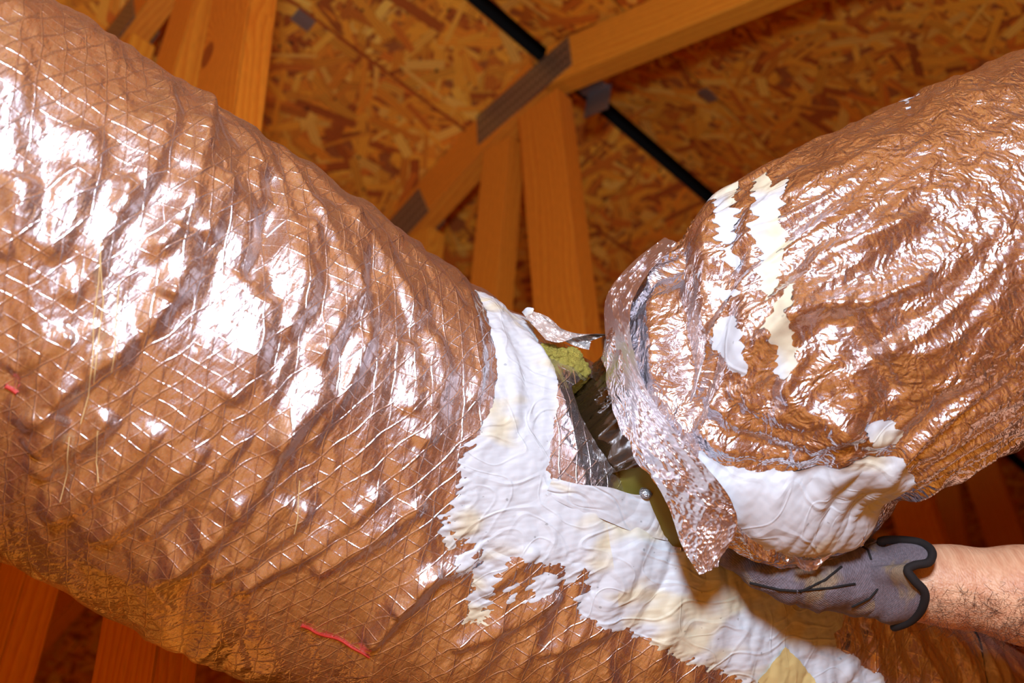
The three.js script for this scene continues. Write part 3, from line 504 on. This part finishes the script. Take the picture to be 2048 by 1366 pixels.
branchFolds = [
  [[1500, 700, 1580, 640, 1640, 610, 1720, 600], 0.008, 0.008], [[1560, 800, 1590, 720, 1600, 640, 1590, 560], 0.007, 0.006], [[1600, 530, 1680, 500, 1760, 470, 1850, 430], 0.008, 0.006],
  [[1650, 620, 1760, 600, 1870, 560], 0.006, 0.006], [[1720, 590, 1755, 650, 1790, 720], 0.005, 0.005], [[1680, 630, 1740, 720, 1800, 800], 0.006, -0.006], [[1440, 430, 1420, 540, 1400, 640, 1400, 720], 0.009, 0.008],
  [[1520, 400, 1500, 520, 1490, 640, 1500, 760], 0.008, 0.006], [[1330, 480, 1310, 580, 1310, 680, 1330, 780], 0.008, 0.008], [[1370, 440, 1350, 560, 1345, 680, 1370, 800, 1420, 880], 0.007, -0.007],
  [[1400, 780, 1480, 850, 1570, 890, 1680, 900], 0.006, 0.007], [[1440, 760, 1530, 830, 1620, 860, 1720, 880], 0.006, 0.006], [[1370, 830, 1440, 890, 1530, 925, 1640, 930], 0.006, 0.007], [[1540, 760, 1620, 820, 1700, 850, 1780, 900], 0.005, 0.006],
].map(([p, w, h]) => { const pts = bPoly(p); return { pts, w, h, b: box2(pts, w * 3.2) }; });
const bGrid = makeGrid(samples([0, 0.3, 0.02], [0.3, 1, 0.0019 / BL]), samples([-Math.PI, -1.85, 0.06], [-1.85, 1.85, 0.0125], [1.85, Math.PI, 0.06]), (u, a, o) => branchBase(u, a, o, branchH(u, a)));
const uvBranch = (u, a) => [u * BL / 0.22, a * 0.155 / 0.22];
const bFlip = (() => { const k = (Math.floor(bGrid.nu / 2) * bGrid.nv + Math.floor(bGrid.nv / 2)) * 3; return V(bGrid.nor[k], bGrid.nor[k + 1], bGrid.nor[k + 2]).dot(viewB) < 0; })();
if (bFlip) for (let i = 0; i < bGrid.nor.length; i++) bGrid.nor[i] *= -1;
const branch = thing('branch_duct', 'crinkled plain foil duct with a gathered end and a white mastic collar', 'duct');
part('foil_jacket', sheet(bGrid, uvBranch, { flip: bFlip, mask: (u, a) => 0.996 + 0.004 * pn(a * 9, 1, 256, 8) - u }), M.crinkleFoil, branch, 'crinkled silver foil skin');
const bMastic = [
  [1386, 392, 1430, 356, 1484, 330, 1492, 352, 1472, 392, 1484, 440, 1468, 492, 1452, 450, 1436, 412, 1402, 398],
  [1516, 366, 1540, 354, 1548, 388, 1580, 366, 1584, 384, 1560, 428, 1582, 494, 1572, 512, 1552, 486, 1556, 560, 1540, 600, 1528, 520, 1520, 420, 1510, 398],
  [1456, 448, 1486, 446, 1486, 540, 1464, 542], [1440, 622, 1480, 632, 1492, 690, 1494, 742, 1456, 742, 1424, 706, 1430, 684],
  [1536, 640, 1560, 600, 1600, 560, 1592, 640, 1590, 720, 1570, 760, 1552, 700], [1738, 846, 1776, 832, 1806, 864, 1798, 896, 1752, 888, 1730, 872], [1404, 560, 1440, 580, 1480, 570, 1490, 600, 1440, 606],
  [1800, 190, 1828, 182, 1816, 214, 1806, 210],
  [1404, 896, 1450, 930, 1540, 956, 1600, 962, 1680, 940, 1730, 918, 1800, 915, 1830, 960, 1780, 1060, 1740, 1095, 1690, 1092, 1630, 1108, 1566, 1106, 1510, 1080, 1462, 1048, 1424, 1000, 1398, 940],
].map((p) => { const pts = bPoly(p); return { pts, b: box2(pts, 0.03) }; });
bMastic.forEach((q, k) => {
  const mask = (u, a) => { const x = u * BL, y = a * 0.155; if (x < q.b[0] || y < q.b[1] || x > q.b[2] || y > q.b[3]) return -1; return Math.min(0.02, polySD(q.pts, x, y)) + streak(x, y) * (k === 8 ? 0.25 : 0.5); };
  const r = { i0: Math.max(0, bGrid.us.findIndex((u) => u * BL > q.b[0]) - 1), i1: bGrid.nu - 1 };
  part('mastic_coat', sheet(bGrid, (u, a) => [a * 0.155 / 0.4, u * BL / 0.4], { mask, lift: (u, a, m) => 0.0003 + (k === 8 ? 0.0035 : 0.0012) * sstep(0, 0.012, m), flip: bFlip, ...r }), M.mastic, branch, k === 8 ? 'thick white mastic round the collar' : 'white mastic smear');
});
// lip of loose foil round the mouth, traced from edge to edge
const onB = (list, off) => list.map(([x, y, d]) => [x, y, d ?? bDepth(x, y) + off]);
M.lipFoil = new THREE.MeshStandardMaterial({ color: 0xeeecf2, metalness: 0.97, roughness: 0.36, bumpMap: crinkleBump, bumpScale: 0.0008 });
part('foil_lip', ribbon(onB([[1330, 474], [1266, 524], [1214, 590], [1210, 660], [1236, 760], [1264, 850], [1304, 950], [1340, 1020, 0.846], [1366, 1096, 0.846], [1398, 1150, 0.846]], -0.010), onB([[1358, 486], [1302, 540], [1264, 606], [1264, 690], [1300, 790], [1356, 870], [1414, 936], [1462, 1000], [1472, 1052, 0.822], [1436, 1134, 0.836]], -0.026), 340, 80, 0.0032, 75, 151), M.lipFoil, branch, 'loose bright foil lip hanging from the mouth');
part('foil_fringe', ribbon(onB([[1470, 1040], [1510, 1070], [1560, 1090], [1620, 1092], [1680, 1076], [1730, 1060]], -0.006), onB([[1480, 1070], [1520, 1116], [1560, 1126], [1620, 1116], [1680, 1106], [1726, 1090]], -0.016), 160, 24, 0.0022, 80, 171), M.crinkleFoil, branch, 'ragged foil edge under the white collar');
part('foil_flap', ribbon(onB([[1588, 1112], [1605, 1120], [1640, 1118], [1664, 1104]], -0.022), onB([[1596, 1134], [1612, 1142], [1630, 1140], [1648, 1122]], -0.03), 40, 16, 0.0018, 90, 181), M.lipFoil, branch, 'small foil flap folded out of the edge');

// ------------------------------------------------------------------ takeoff between the ducts
const tkN = toWorld(V(0.62, 0.55, 0.55)).normalize(), tkO = P(1385, 888, 0.955), tkA = tkO.clone().addScaledVector(tkN, -0.045), tkB = tkO.clone().addScaledVector(tkN, 0.038), tkDir = tkB.clone().sub(tkA).normalize(), tkLen = tkA.distanceTo(tkB);
const tkE1 = viewB.clone().addScaledVector(tkDir, -viewB.dot(tkDir)).normalize(), tkE2 = new THREE.Vector3().crossVectors(tkDir, tkE1);
const tkTube = (r, from, to, h, uOf) => makeGrid(samples([from, to, 0.003]), samples([-Math.PI, Math.PI, 0.02]), (u, a, o) => { const q = (r + h(u, a)) * U; o.copy(tkA).addScaledVector(tkDir, u).addScaledVector(tkE1, Math.cos(a) * q).addScaledVector(tkE2, Math.sin(a) * q); });
const takeoff = thing('takeoff_collar', 'dark plastic-wrapped takeoff sleeve between the two foil ducts', 'duct collar');
M.brass = new THREE.MeshStandardMaterial({ color: 0x7d722a, metalness: 0.5, roughness: 0.42 });
{ const g = tkTube(0.098, 0.0, tkLen * 0.98, () => 0); part('metal_sleeve', sheet(g, (u, a) => [u / 0.3, a / 2]), M.brass, takeoff, 'olive tinted sheet metal sleeve'); }
{ const h = (u, a) => { const q = a * 0.12, w = pn(u * 14, q * 14, 256, 201); return 0.006 + 0.005 * ridge1(pn(q * 55 + u * 18 + w, u * 9, 256, 202)) + 0.003 * pn(q * 110 + u * 40 + w * 2, u * 14, 256, 203) + 0.0012 * facet(q * 160, u * 60, 256, 204); };
  const g = tkTube(0.098, 0.005, tkLen, h); part('plastic_liner', sheet(g, (u, a) => [u / 0.3, a / 2], { mask: (u, a) => u - (0.006 + 0.050 * sstep(-0.50, -0.25, a) * sstep(1.2, 0.8, a)) + 0.004 * pn(a * 12, 3, 256, 9) }), M.liner, takeoff, 'wrinkled dark plastic liner'); }
{ const s = new THREE.SphereGeometry(0.0042, 16, 10); s.scale(1, 1, 0.55); const m = part('rivet', s, M.galv, takeoff, 'round steel rivet'); { const r = ray(1292, 985), o = EYE.clone().sub(tkA), q = (v) => [v.dot(tkE1), v.dot(tkE2)], [ox, oy] = q(o), [dx, dy] = q(r), A = dx * dx + dy * dy, B = ox * dx + oy * dy, C = ox * ox + oy * oy - Math.pow(0.0985 * U, 2), D = B * B - A * C; m.position.copy(EYE).addScaledVector(r, (-B - Math.sqrt(Math.max(0, D))) / A); } }

// ------------------------------------------------------------------ person: bare forearm and work glove
// smooth union of tapered capsules, meshed with surface nets
const smin = (a, b, k) => { const h = Math.max(0, k - Math.abs(a - b)) / k; return Math.min(a, b) - h * h * k * 0.25; };
function capsule(p, a, b, ra, rb) {
  const bx = b.x - a.x, by = b.y - a.y, bz = b.z - a.z, px = p.x - a.x, py = p.y - a.y, pz = p.z - a.z, L = bx * bx + by * by + bz * bz, t = Math.min(1, Math.max(0, (px * bx + py * by + pz * bz) / L));
  return Math.hypot(px - bx * t, py - by * t, pz - bz * t) - lerp(ra, rb, t);
}
function surfaceNets(sdf, lo, hi, cell) {
  const n = [0, 1, 2].map((i) => Math.ceil((hi.getComponent(i) - lo.getComponent(i)) / cell) + 1), [nx, ny, nz] = n, f = new Float32Array(nx * ny * nz), p = V(0, 0, 0), id = (i, j, k) => (k * ny + j) * nx + i;
  for (let k = 0; k < nz; k++) for (let j = 0; j < ny; j++) for (let i = 0; i < nx; i++) { p.set(lo.x + i * cell, lo.y + j * cell, lo.z + k * cell); f[id(i, j, k)] = sdf(p); }
  const vid = new Int32Array(nx * ny * nz).fill(-1), pos = [], idx = [], E = [[0, 1], [2, 3], [4, 5], [6, 7], [0, 2], [1, 3], [4, 6], [5, 7], [0, 4], [1, 5], [2, 6], [3, 7]];
  for (let k = 0; k < nz - 1; k++) for (let j = 0; j < ny - 1; j++) for (let i = 0; i < nx - 1; i++) {
    const c = []; for (let q = 0; q < 8; q++) c.push(f[id(i + (q & 1), j + ((q >> 1) & 1), k + (q >> 2))]);
    let x = 0, y = 0, z = 0, m = 0;
    for (const [a, b] of E) if ((c[a] < 0) !== (c[b] < 0)) { const t = c[a] / (c[a] - c[b]); x += lerp(a & 1, b & 1, t); y += lerp((a >> 1) & 1, (b >> 1) & 1, t); z += lerp(a >> 2, b >> 2, t); m++; }
    if (m) { vid[id(i, j, k)] = pos.length / 3; pos.push(lo.x + (i + x / m) * cell, lo.y + (j + y / m) * cell, lo.z + (k + z / m) * cell); }
  }
  const quad = (a, b, c, d, s) => { if (a < 0 || b < 0 || c < 0 || d < 0) return; if (s) idx.push(a, b, c, a, c, d); else idx.push(a, c, b, a, d, c); };
  for (let k = 1; k < nz - 1; k++) for (let j = 1; j < ny - 1; j++) for (let i = 1; i < nx - 1; i++) {
    const s = f[id(i, j, k)] < 0;
    if (s !== f[id(i + 1, j, k)] < 0) quad(vid[id(i, j - 1, k - 1)], vid[id(i, j, k - 1)], vid[id(i, j, k)], vid[id(i, j - 1, k)], s);
    if (s !== f[id(i, j + 1, k)] < 0) quad(vid[id(i - 1, j, k - 1)], vid[id(i - 1, j, k)], vid[id(i, j, k)], vid[id(i, j, k - 1)], s);
    if (s !== f[id(i, j, k + 1)] < 0) quad(vid[id(i - 1, j - 1, k)], vid[id(i, j - 1, k)], vid[id(i, j, k)], vid[id(i - 1, j, k)], s);
  }
  const g = new THREE.BufferGeometry(); g.setAttribute('position', new THREE.Float32BufferAttribute(pos, 3)); g.setIndex(idx); g.computeVertexNormals(); return g;
}
// bones: [[px, py, depth], radius] chains
function sdfOf(chains, k) { const c = chains.map((ch) => ch.map(([q, r]) => [Array.isArray(q) ? P(...q) : q, r])); return (p) => { let d = 1e9; for (const ch of c) for (let i = 1; i < ch.length; i++) d = smin(d, capsule(p, ch[i - 1][0], ch[i][0], ch[i - 1][1], ch[i][1]), k); return d; }; }
function boundsOf(chains, pad) { const b = new THREE.Box3(); for (const ch of chains) for (const [q, r] of ch) { const p = Array.isArray(q) ? P(...q) : q; b.expandByPoint(p.clone().addScalar(r + pad)); b.expandByPoint(p.clone().addScalar(-r - pad)); } return b; }
const triUV = (g, s) => { const p = g.attributes.position, n = g.attributes.normal, uv = new Float32Array(p.count * 2), x = toWorld(V(1, 0, 0)), y = toWorld(V(0, 1, 0)), z = toWorld(V(0, 0, 1)), q = V(0, 0, 0); for (let i = 0; i < p.count; i++) { q.fromBufferAttribute(p, i); uv[i * 2] = (q.dot(x)) / s; uv[i * 2 + 1] = (q.dot(y) + q.dot(z) * 0.5) / s; } g.setAttribute('uv', new THREE.BufferAttribute(uv, 2)); return g; };

const person = thing('person', 'reaching bare forearm in a dark grey work glove pushing up the white collar', 'person');
const armChains = [[[[1720, 1154, 0.925], 0.0200], [[1830, 1166, 0.920], 0.0214], [[1900, 1172, 0.915], 0.0238], [[2048, 1190, 0.900], 0.0288], [[2300, 1222, 0.880], 0.036], [[2560, 1260, 0.850], 0.040], [[2760, 1310, 0.830], 0.040]], [[[2760, 1310, 0.830], 0.040], [[3000, 1750, 0.800], 0.045], [[3200, 2250, 0.800], 0.053]]];
const skinTex = dataTex(512, 512, (x, y, o) => { const n = 0.5 * pn(x / 64, y / 64, 8, 301) + 0.35 * pn(x / 16, y / 16, 32, 302) + 0.25 * pn(x / 4, y / 4, 128, 303); for (let i = 0; i < 3; i++) o[i] = clamp8(lerp([232, 186, 150][i], [206, 146, 112][i], sstep(-0.5, 0.7, n))); }, { srgb: true });
M.skin = new THREE.MeshPhysicalMaterial({ map: skinTex, roughness: 0.5, bumpScale: 0.0006, bumpMap: dataTex(512, 512, (x, y, o) => grey(o, 0.5 + 0.3 * pn(x / 5, y / 5, 100, 311) + 0.25 * pn(x / 14, y / 14, 36, 312))) });
{ const b = boundsOf(armChains, 0.02), g = triUV(surfaceNets(sdfOf(armChains, 0.010), b.min, b.max, 0.004), 0.12); part('arm', g, M.skin, person, 'bare skin with dark hair'); }
const armSDF = sdfOf(armChains, 0.010);
// march a pixel's ray to a distance field
function hit(sdf, px, py, far = 1.4) { const r = ray(px, py), p = EYE.clone().addScaledVector(r, 0.45); let t = 0; for (let i = 0; i < 120; i++) { const d = sdf(p); if (d < 0.0003) return p; t += d; if (t > far) return null; p.addScaledVector(r, d); } return p; }
function normalOf(sdf, p) { const e = 0.002, q = V(0, 0, 0), d = (x, y, z) => sdf(q.set(p.x + x, p.y + y, p.z + z)); return V(d(e, 0, 0) - d(-e, 0, 0), d(0, e, 0) - d(0, -e, 0), d(0, 0, e) - d(0, 0, -e)).normalize(); }
{ const r = rng(404), hairs = [], axis = P(2048, 1190, 0.88).sub(P(1830, 1166, 0.90)).normalize(), down = toWorld(V(0, -1, 0));
  for (let i = 0; i < 620; i++) {
    const x = 1850 + r() * 230, y = 1158 + Math.pow(r(), 0.55) * 125, p = hit(armSDF, x, y); if (!p) continue; const n = normalOf(armSDF, p), l = 0.004 + r() * 0.006, side = axis.clone().multiplyScalar(-1.2 + r() * 2.2).addScaledVector(down, -0.2 + r() * 1.3);
    const c = new THREE.QuadraticBezierCurve3(p, p.clone().addScaledVector(n, l * 0.3).addScaledVector(side, l * 0.45), p.clone().addScaledVector(n, l * 0.22).addScaledVector(side, l * (0.9 + r() * 0.3)).addScaledVector(axis, (r() - 0.5) * l * 1.6));
    hairs.push(new THREE.TubeGeometry(c, 4, 0.00005 + r() * 0.00004, 3));
  }
  const h = part('arm_hair', mergeGeometries(hairs), M.hair = new THREE.MeshStandardMaterial({ color: 0x3a1a0c, roughness: 0.5 }), person, 'dark brown arm hair'); h.userData.kind = 'stuff'; }

// glove: palm, four fingers hooked behind the collar, thumb lying along the front
const gloveChains = [
  [[[1800, 1160, 0.928], 0.0214], [[1720, 1152, 0.924], 0.0216], [[1650, 1146, 0.916], 0.0205], [[1580, 1138, 0.908], 0.0175]],
  [[[1720, 1128, 0.936], 0.0170], [[1640, 1120, 0.932], 0.0170], [[1580, 1112, 0.924], 0.0135]],
  [[[1585, 1150, 0.904], 0.0106], [[1520, 1136, 0.900], 0.0092], [[1462, 1100, 0.894], 0.0084], [[1440, 1050, 0.896], 0.0074]],
  [[[1580, 1136, 0.914], 0.0106], [[1510, 1098, 0.904], 0.0090], [[1482, 1052, 0.904], 0.0082], [[1474, 1004, 0.912], 0.0072]],
  [[[1590, 1122, 0.926], 0.0104], [[1540, 1085, 0.916], 0.0088], [[1524, 1044, 0.916], 0.0080], [[1520, 1000, 0.924], 0.0070]],
  [[[1615, 1112, 0.934], 0.0098], [[1575, 1080, 0.928], 0.0084], [[1566, 1048, 0.928], 0.0075], [[1564, 1018, 0.934], 0.0066]],
  [[[1710, 1170, 0.912], 0.0160], [[1640, 1172, 0.894], 0.0124], [[1575, 1160, 0.884], 0.0104], [[1520, 1144, 0.880], 0.0090]],
];
const gloveBase = sdfOf(gloveChains, 0.008);
const gx = toWorld(V(1, 0, 0)), gy = toWorld(V(0, 1, 0));
const gloveSDF = (p) => { const d = gloveBase(p); if (d > 0.02) return d; const x = p.dot(gx), y = p.dot(gy), w = pn(x * 30, y * 30, 256, 321); return d - 0.0018 * ridge1(pn((x * 0.5 + y * 0.87) * 60 + w, (x * 0.87 - y * 0.5) * 20, 256, 322)) - 0.0007 * pn(x * 160 + w, y * 120, 256, 323); };
const gloveTex = dataTex(1024, 1024, (x, y, o) => { const u = x / 1024, v = y / 1024, dirt = sstep(0.05, 0.55, pn(u * 4, v * 4, 4, 331) + 0.4 * pn(u * 16, v * 16, 16, 332)), knit = 0.08 * Math.sin(u * 900) * Math.sin(v * 900), f = 0.12 * pn(u * 64, v * 64, 64, 333); for (let i = 0; i < 3; i++) o[i] = clamp8(lerp([112, 103, 112][i], [142, 122, 94][i], dirt * 0.8) * (1 + knit + f)); }, { srgb: true });
const knitBump = dataTex(512, 512, (x, y, o) => grey(o, 0.5 + 0.3 * Math.sin(x / 512 * 402.1) * Math.sin(y / 512 * 402.1) + 0.2 * pn(x / 8, y / 8, 64, 341)));
M.glove = new THREE.MeshPhysicalMaterial({ map: gloveTex, roughness: 0.85, sheen: 0.3, sheenRoughness: 0.6, bumpMap: knitBump, bumpScale: 0.0005 });
M.trim = new THREE.MeshStandardMaterial({ color: 0x191516, roughness: 0.85 });
const gBox = boundsOf(gloveChains, 0.012);
const glove = part('work_glove', triUV(surfaceNets(gloveSDF, gBox.min, gBox.max, 0.0018), 0.12), M.glove, person, 'dark grey knitted work glove with dirt on the palm');
// flared cuff: loft from the wrist of the glove to a bound edge with a notch
const cuffFront = [[1762, 1082], [1800, 1080], [1842, 1086], [1864, 1104], [1858, 1124], [1828, 1131], [1815, 1140], [1828, 1160], [1849, 1184], [1846, 1212], [1824, 1240], [1790, 1254]];
const cuffLoop = [...cuffFront.map(([x, y]) => { const k = Math.min(0.98, Math.abs(y - 1167) / 88); return P(x, y, 0.915 - 0.046 * Math.sqrt(1 - k * k)); }), P(1812, 1238, 0.945), P(1838, 1180, 0.960), P(1828, 1112, 0.945)];
const cuffCurve = new THREE.CatmullRomCurve3(cuffLoop, true, 'centripetal');
{ const N = 120, edge = cuffCurve.getSpacedPoints(N), c0 = P(1712, 1153, 0.921), ax = P(1820, 1164, 0.920).sub(c0).normalize(), rings = 26;
  const g = makeGrid([...Array(rings + 1).keys()].map((i) => i / rings), [...Array(N + 1).keys()], (u, j, o) => {
    const e = edge[j], d = e.clone().sub(c0), ring = d.addScaledVector(ax, -d.dot(ax)).normalize().multiplyScalar(0.0222).add(c0);
    o.lerpVectors(ring, e, u); const q = o.clone().sub(c0), rad = q.addScaledVector(ax, -q.dot(ax)).normalize(), a = j / N * 6.2832; o.addScaledVector(rad, 0.0014 * Math.sin(u * 3.1) * (1 + 1.4 * Math.sin(a * 5 + u * 2)) - 0.002 * Math.exp(-Math.pow((u - 0.45) / 0.12, 2)));
  });
  const geo = sheet(g, (u, j) => [u * 0.5, j / N * 1.6]); geo.computeVertexNormals();
  const cuff = part('cuff', geo, M.glove, glove, 'flared knit cuff');
  part('cuff_binding', new THREE.TubeGeometry(cuffCurve, 240, 0.0027, 10, true), M.trim, glove, 'black bound edge of the cuff'); }
// seams of the glove
for (const list of [[1704, 1214, 1740, 1196, 1762, 1170, 1772, 1150], [1596, 1182, 1660, 1176, 1720, 1166], [1600, 1184, 1650, 1160, 1690, 1128], [1500, 1166, 1560, 1180, 1600, 1183], [1716, 1088, 1736, 1100, 1744, 1124]]) {
  const pts = []; for (let i = 0; i + 2 < list.length; i += 2) for (let k = 0; k < 6; k++) { const p = hit(gloveSDF, lerp(list[i], list[i + 2], k / 6), lerp(list[i + 1], list[i + 3], k / 6)); if (p) pts.push(p); }
  if (pts.length > 2) part('seam', new THREE.TubeGeometry(new THREE.CatmullRomCurve3(pts), 80, 0.0008, 6), M.trim, glove, 'dark stitched seam');
}

// ------------------------------------------------------------------ added globe lamp standing in for the camera flash, out of the picture
{ const wl = thing('flash_stand_in', 'added white globe lamp standing in for the camera flash, clamped to a roof truss', 'flash stand-in');
  M.housing = new THREE.MeshStandardMaterial({ color: 0x2a2c30, roughness: 0.5 }); M.glow = new THREE.MeshStandardMaterial({ color: 0xffffff, emissive: LAMP.color, emissiveIntensity: 6, roughness: 0.6 });
  const globe = part('globe', new THREE.SphereGeometry(LAMP.radius + 0.004, 40, 24), M.glow, wl, 'glowing white globe'); globe.position.copy(LAMP.at);
  const lr = toRoof(LAMP.at), tip = PEAK.clone().addScaledVector(slopeW, lr.x - 0.1).addScaledVector(upW, deckY(lr.x - 0.1) - 0.135).addScaledVector(ridgeW, TZ - 2 * SPACING - 0.12), back = LAMP.at.clone().lerp(tip, (LAMP.radius - 0.005) / LAMP.at.distanceTo(tip));
  const dir = tip.clone().sub(back).normalize(), q = new THREE.Quaternion().setFromUnitVectors(V(0, 1, 0), dir);
  const sk = part('socket', new THREE.CylinderGeometry(0.022, 0.034, 0.06, 24), M.housing, wl); sk.quaternion.copy(q); sk.position.copy(back).addScaledVector(dir, 0.02);
  part('arm_rod', new THREE.TubeGeometry(new THREE.CatmullRomCurve3([back.clone().addScaledVector(dir, 0.04), tip]), 8, 0.008, 8), M.housing, wl);
  const c = part('clamp', new RoundedBoxGeometry(0.06, 0.05, 0.06, 2, 0.008), M.housing, wl); c.position.copy(tip); }

// put every assembled thing's origin at its base
for (const g of [trunk, branch, takeoff, person, scene.getObjectByName('flash_stand_in')]) {
  g.updateMatrixWorld(true); const b = new THREE.Box3().setFromObject(g), c = V((b.min.x + b.max.x) / 2, b.min.y, (b.min.z + b.max.z) / 2);
  g.position.copy(c); for (const m of g.children) m.position.sub(c);
}
renderer.render(scene, camera);
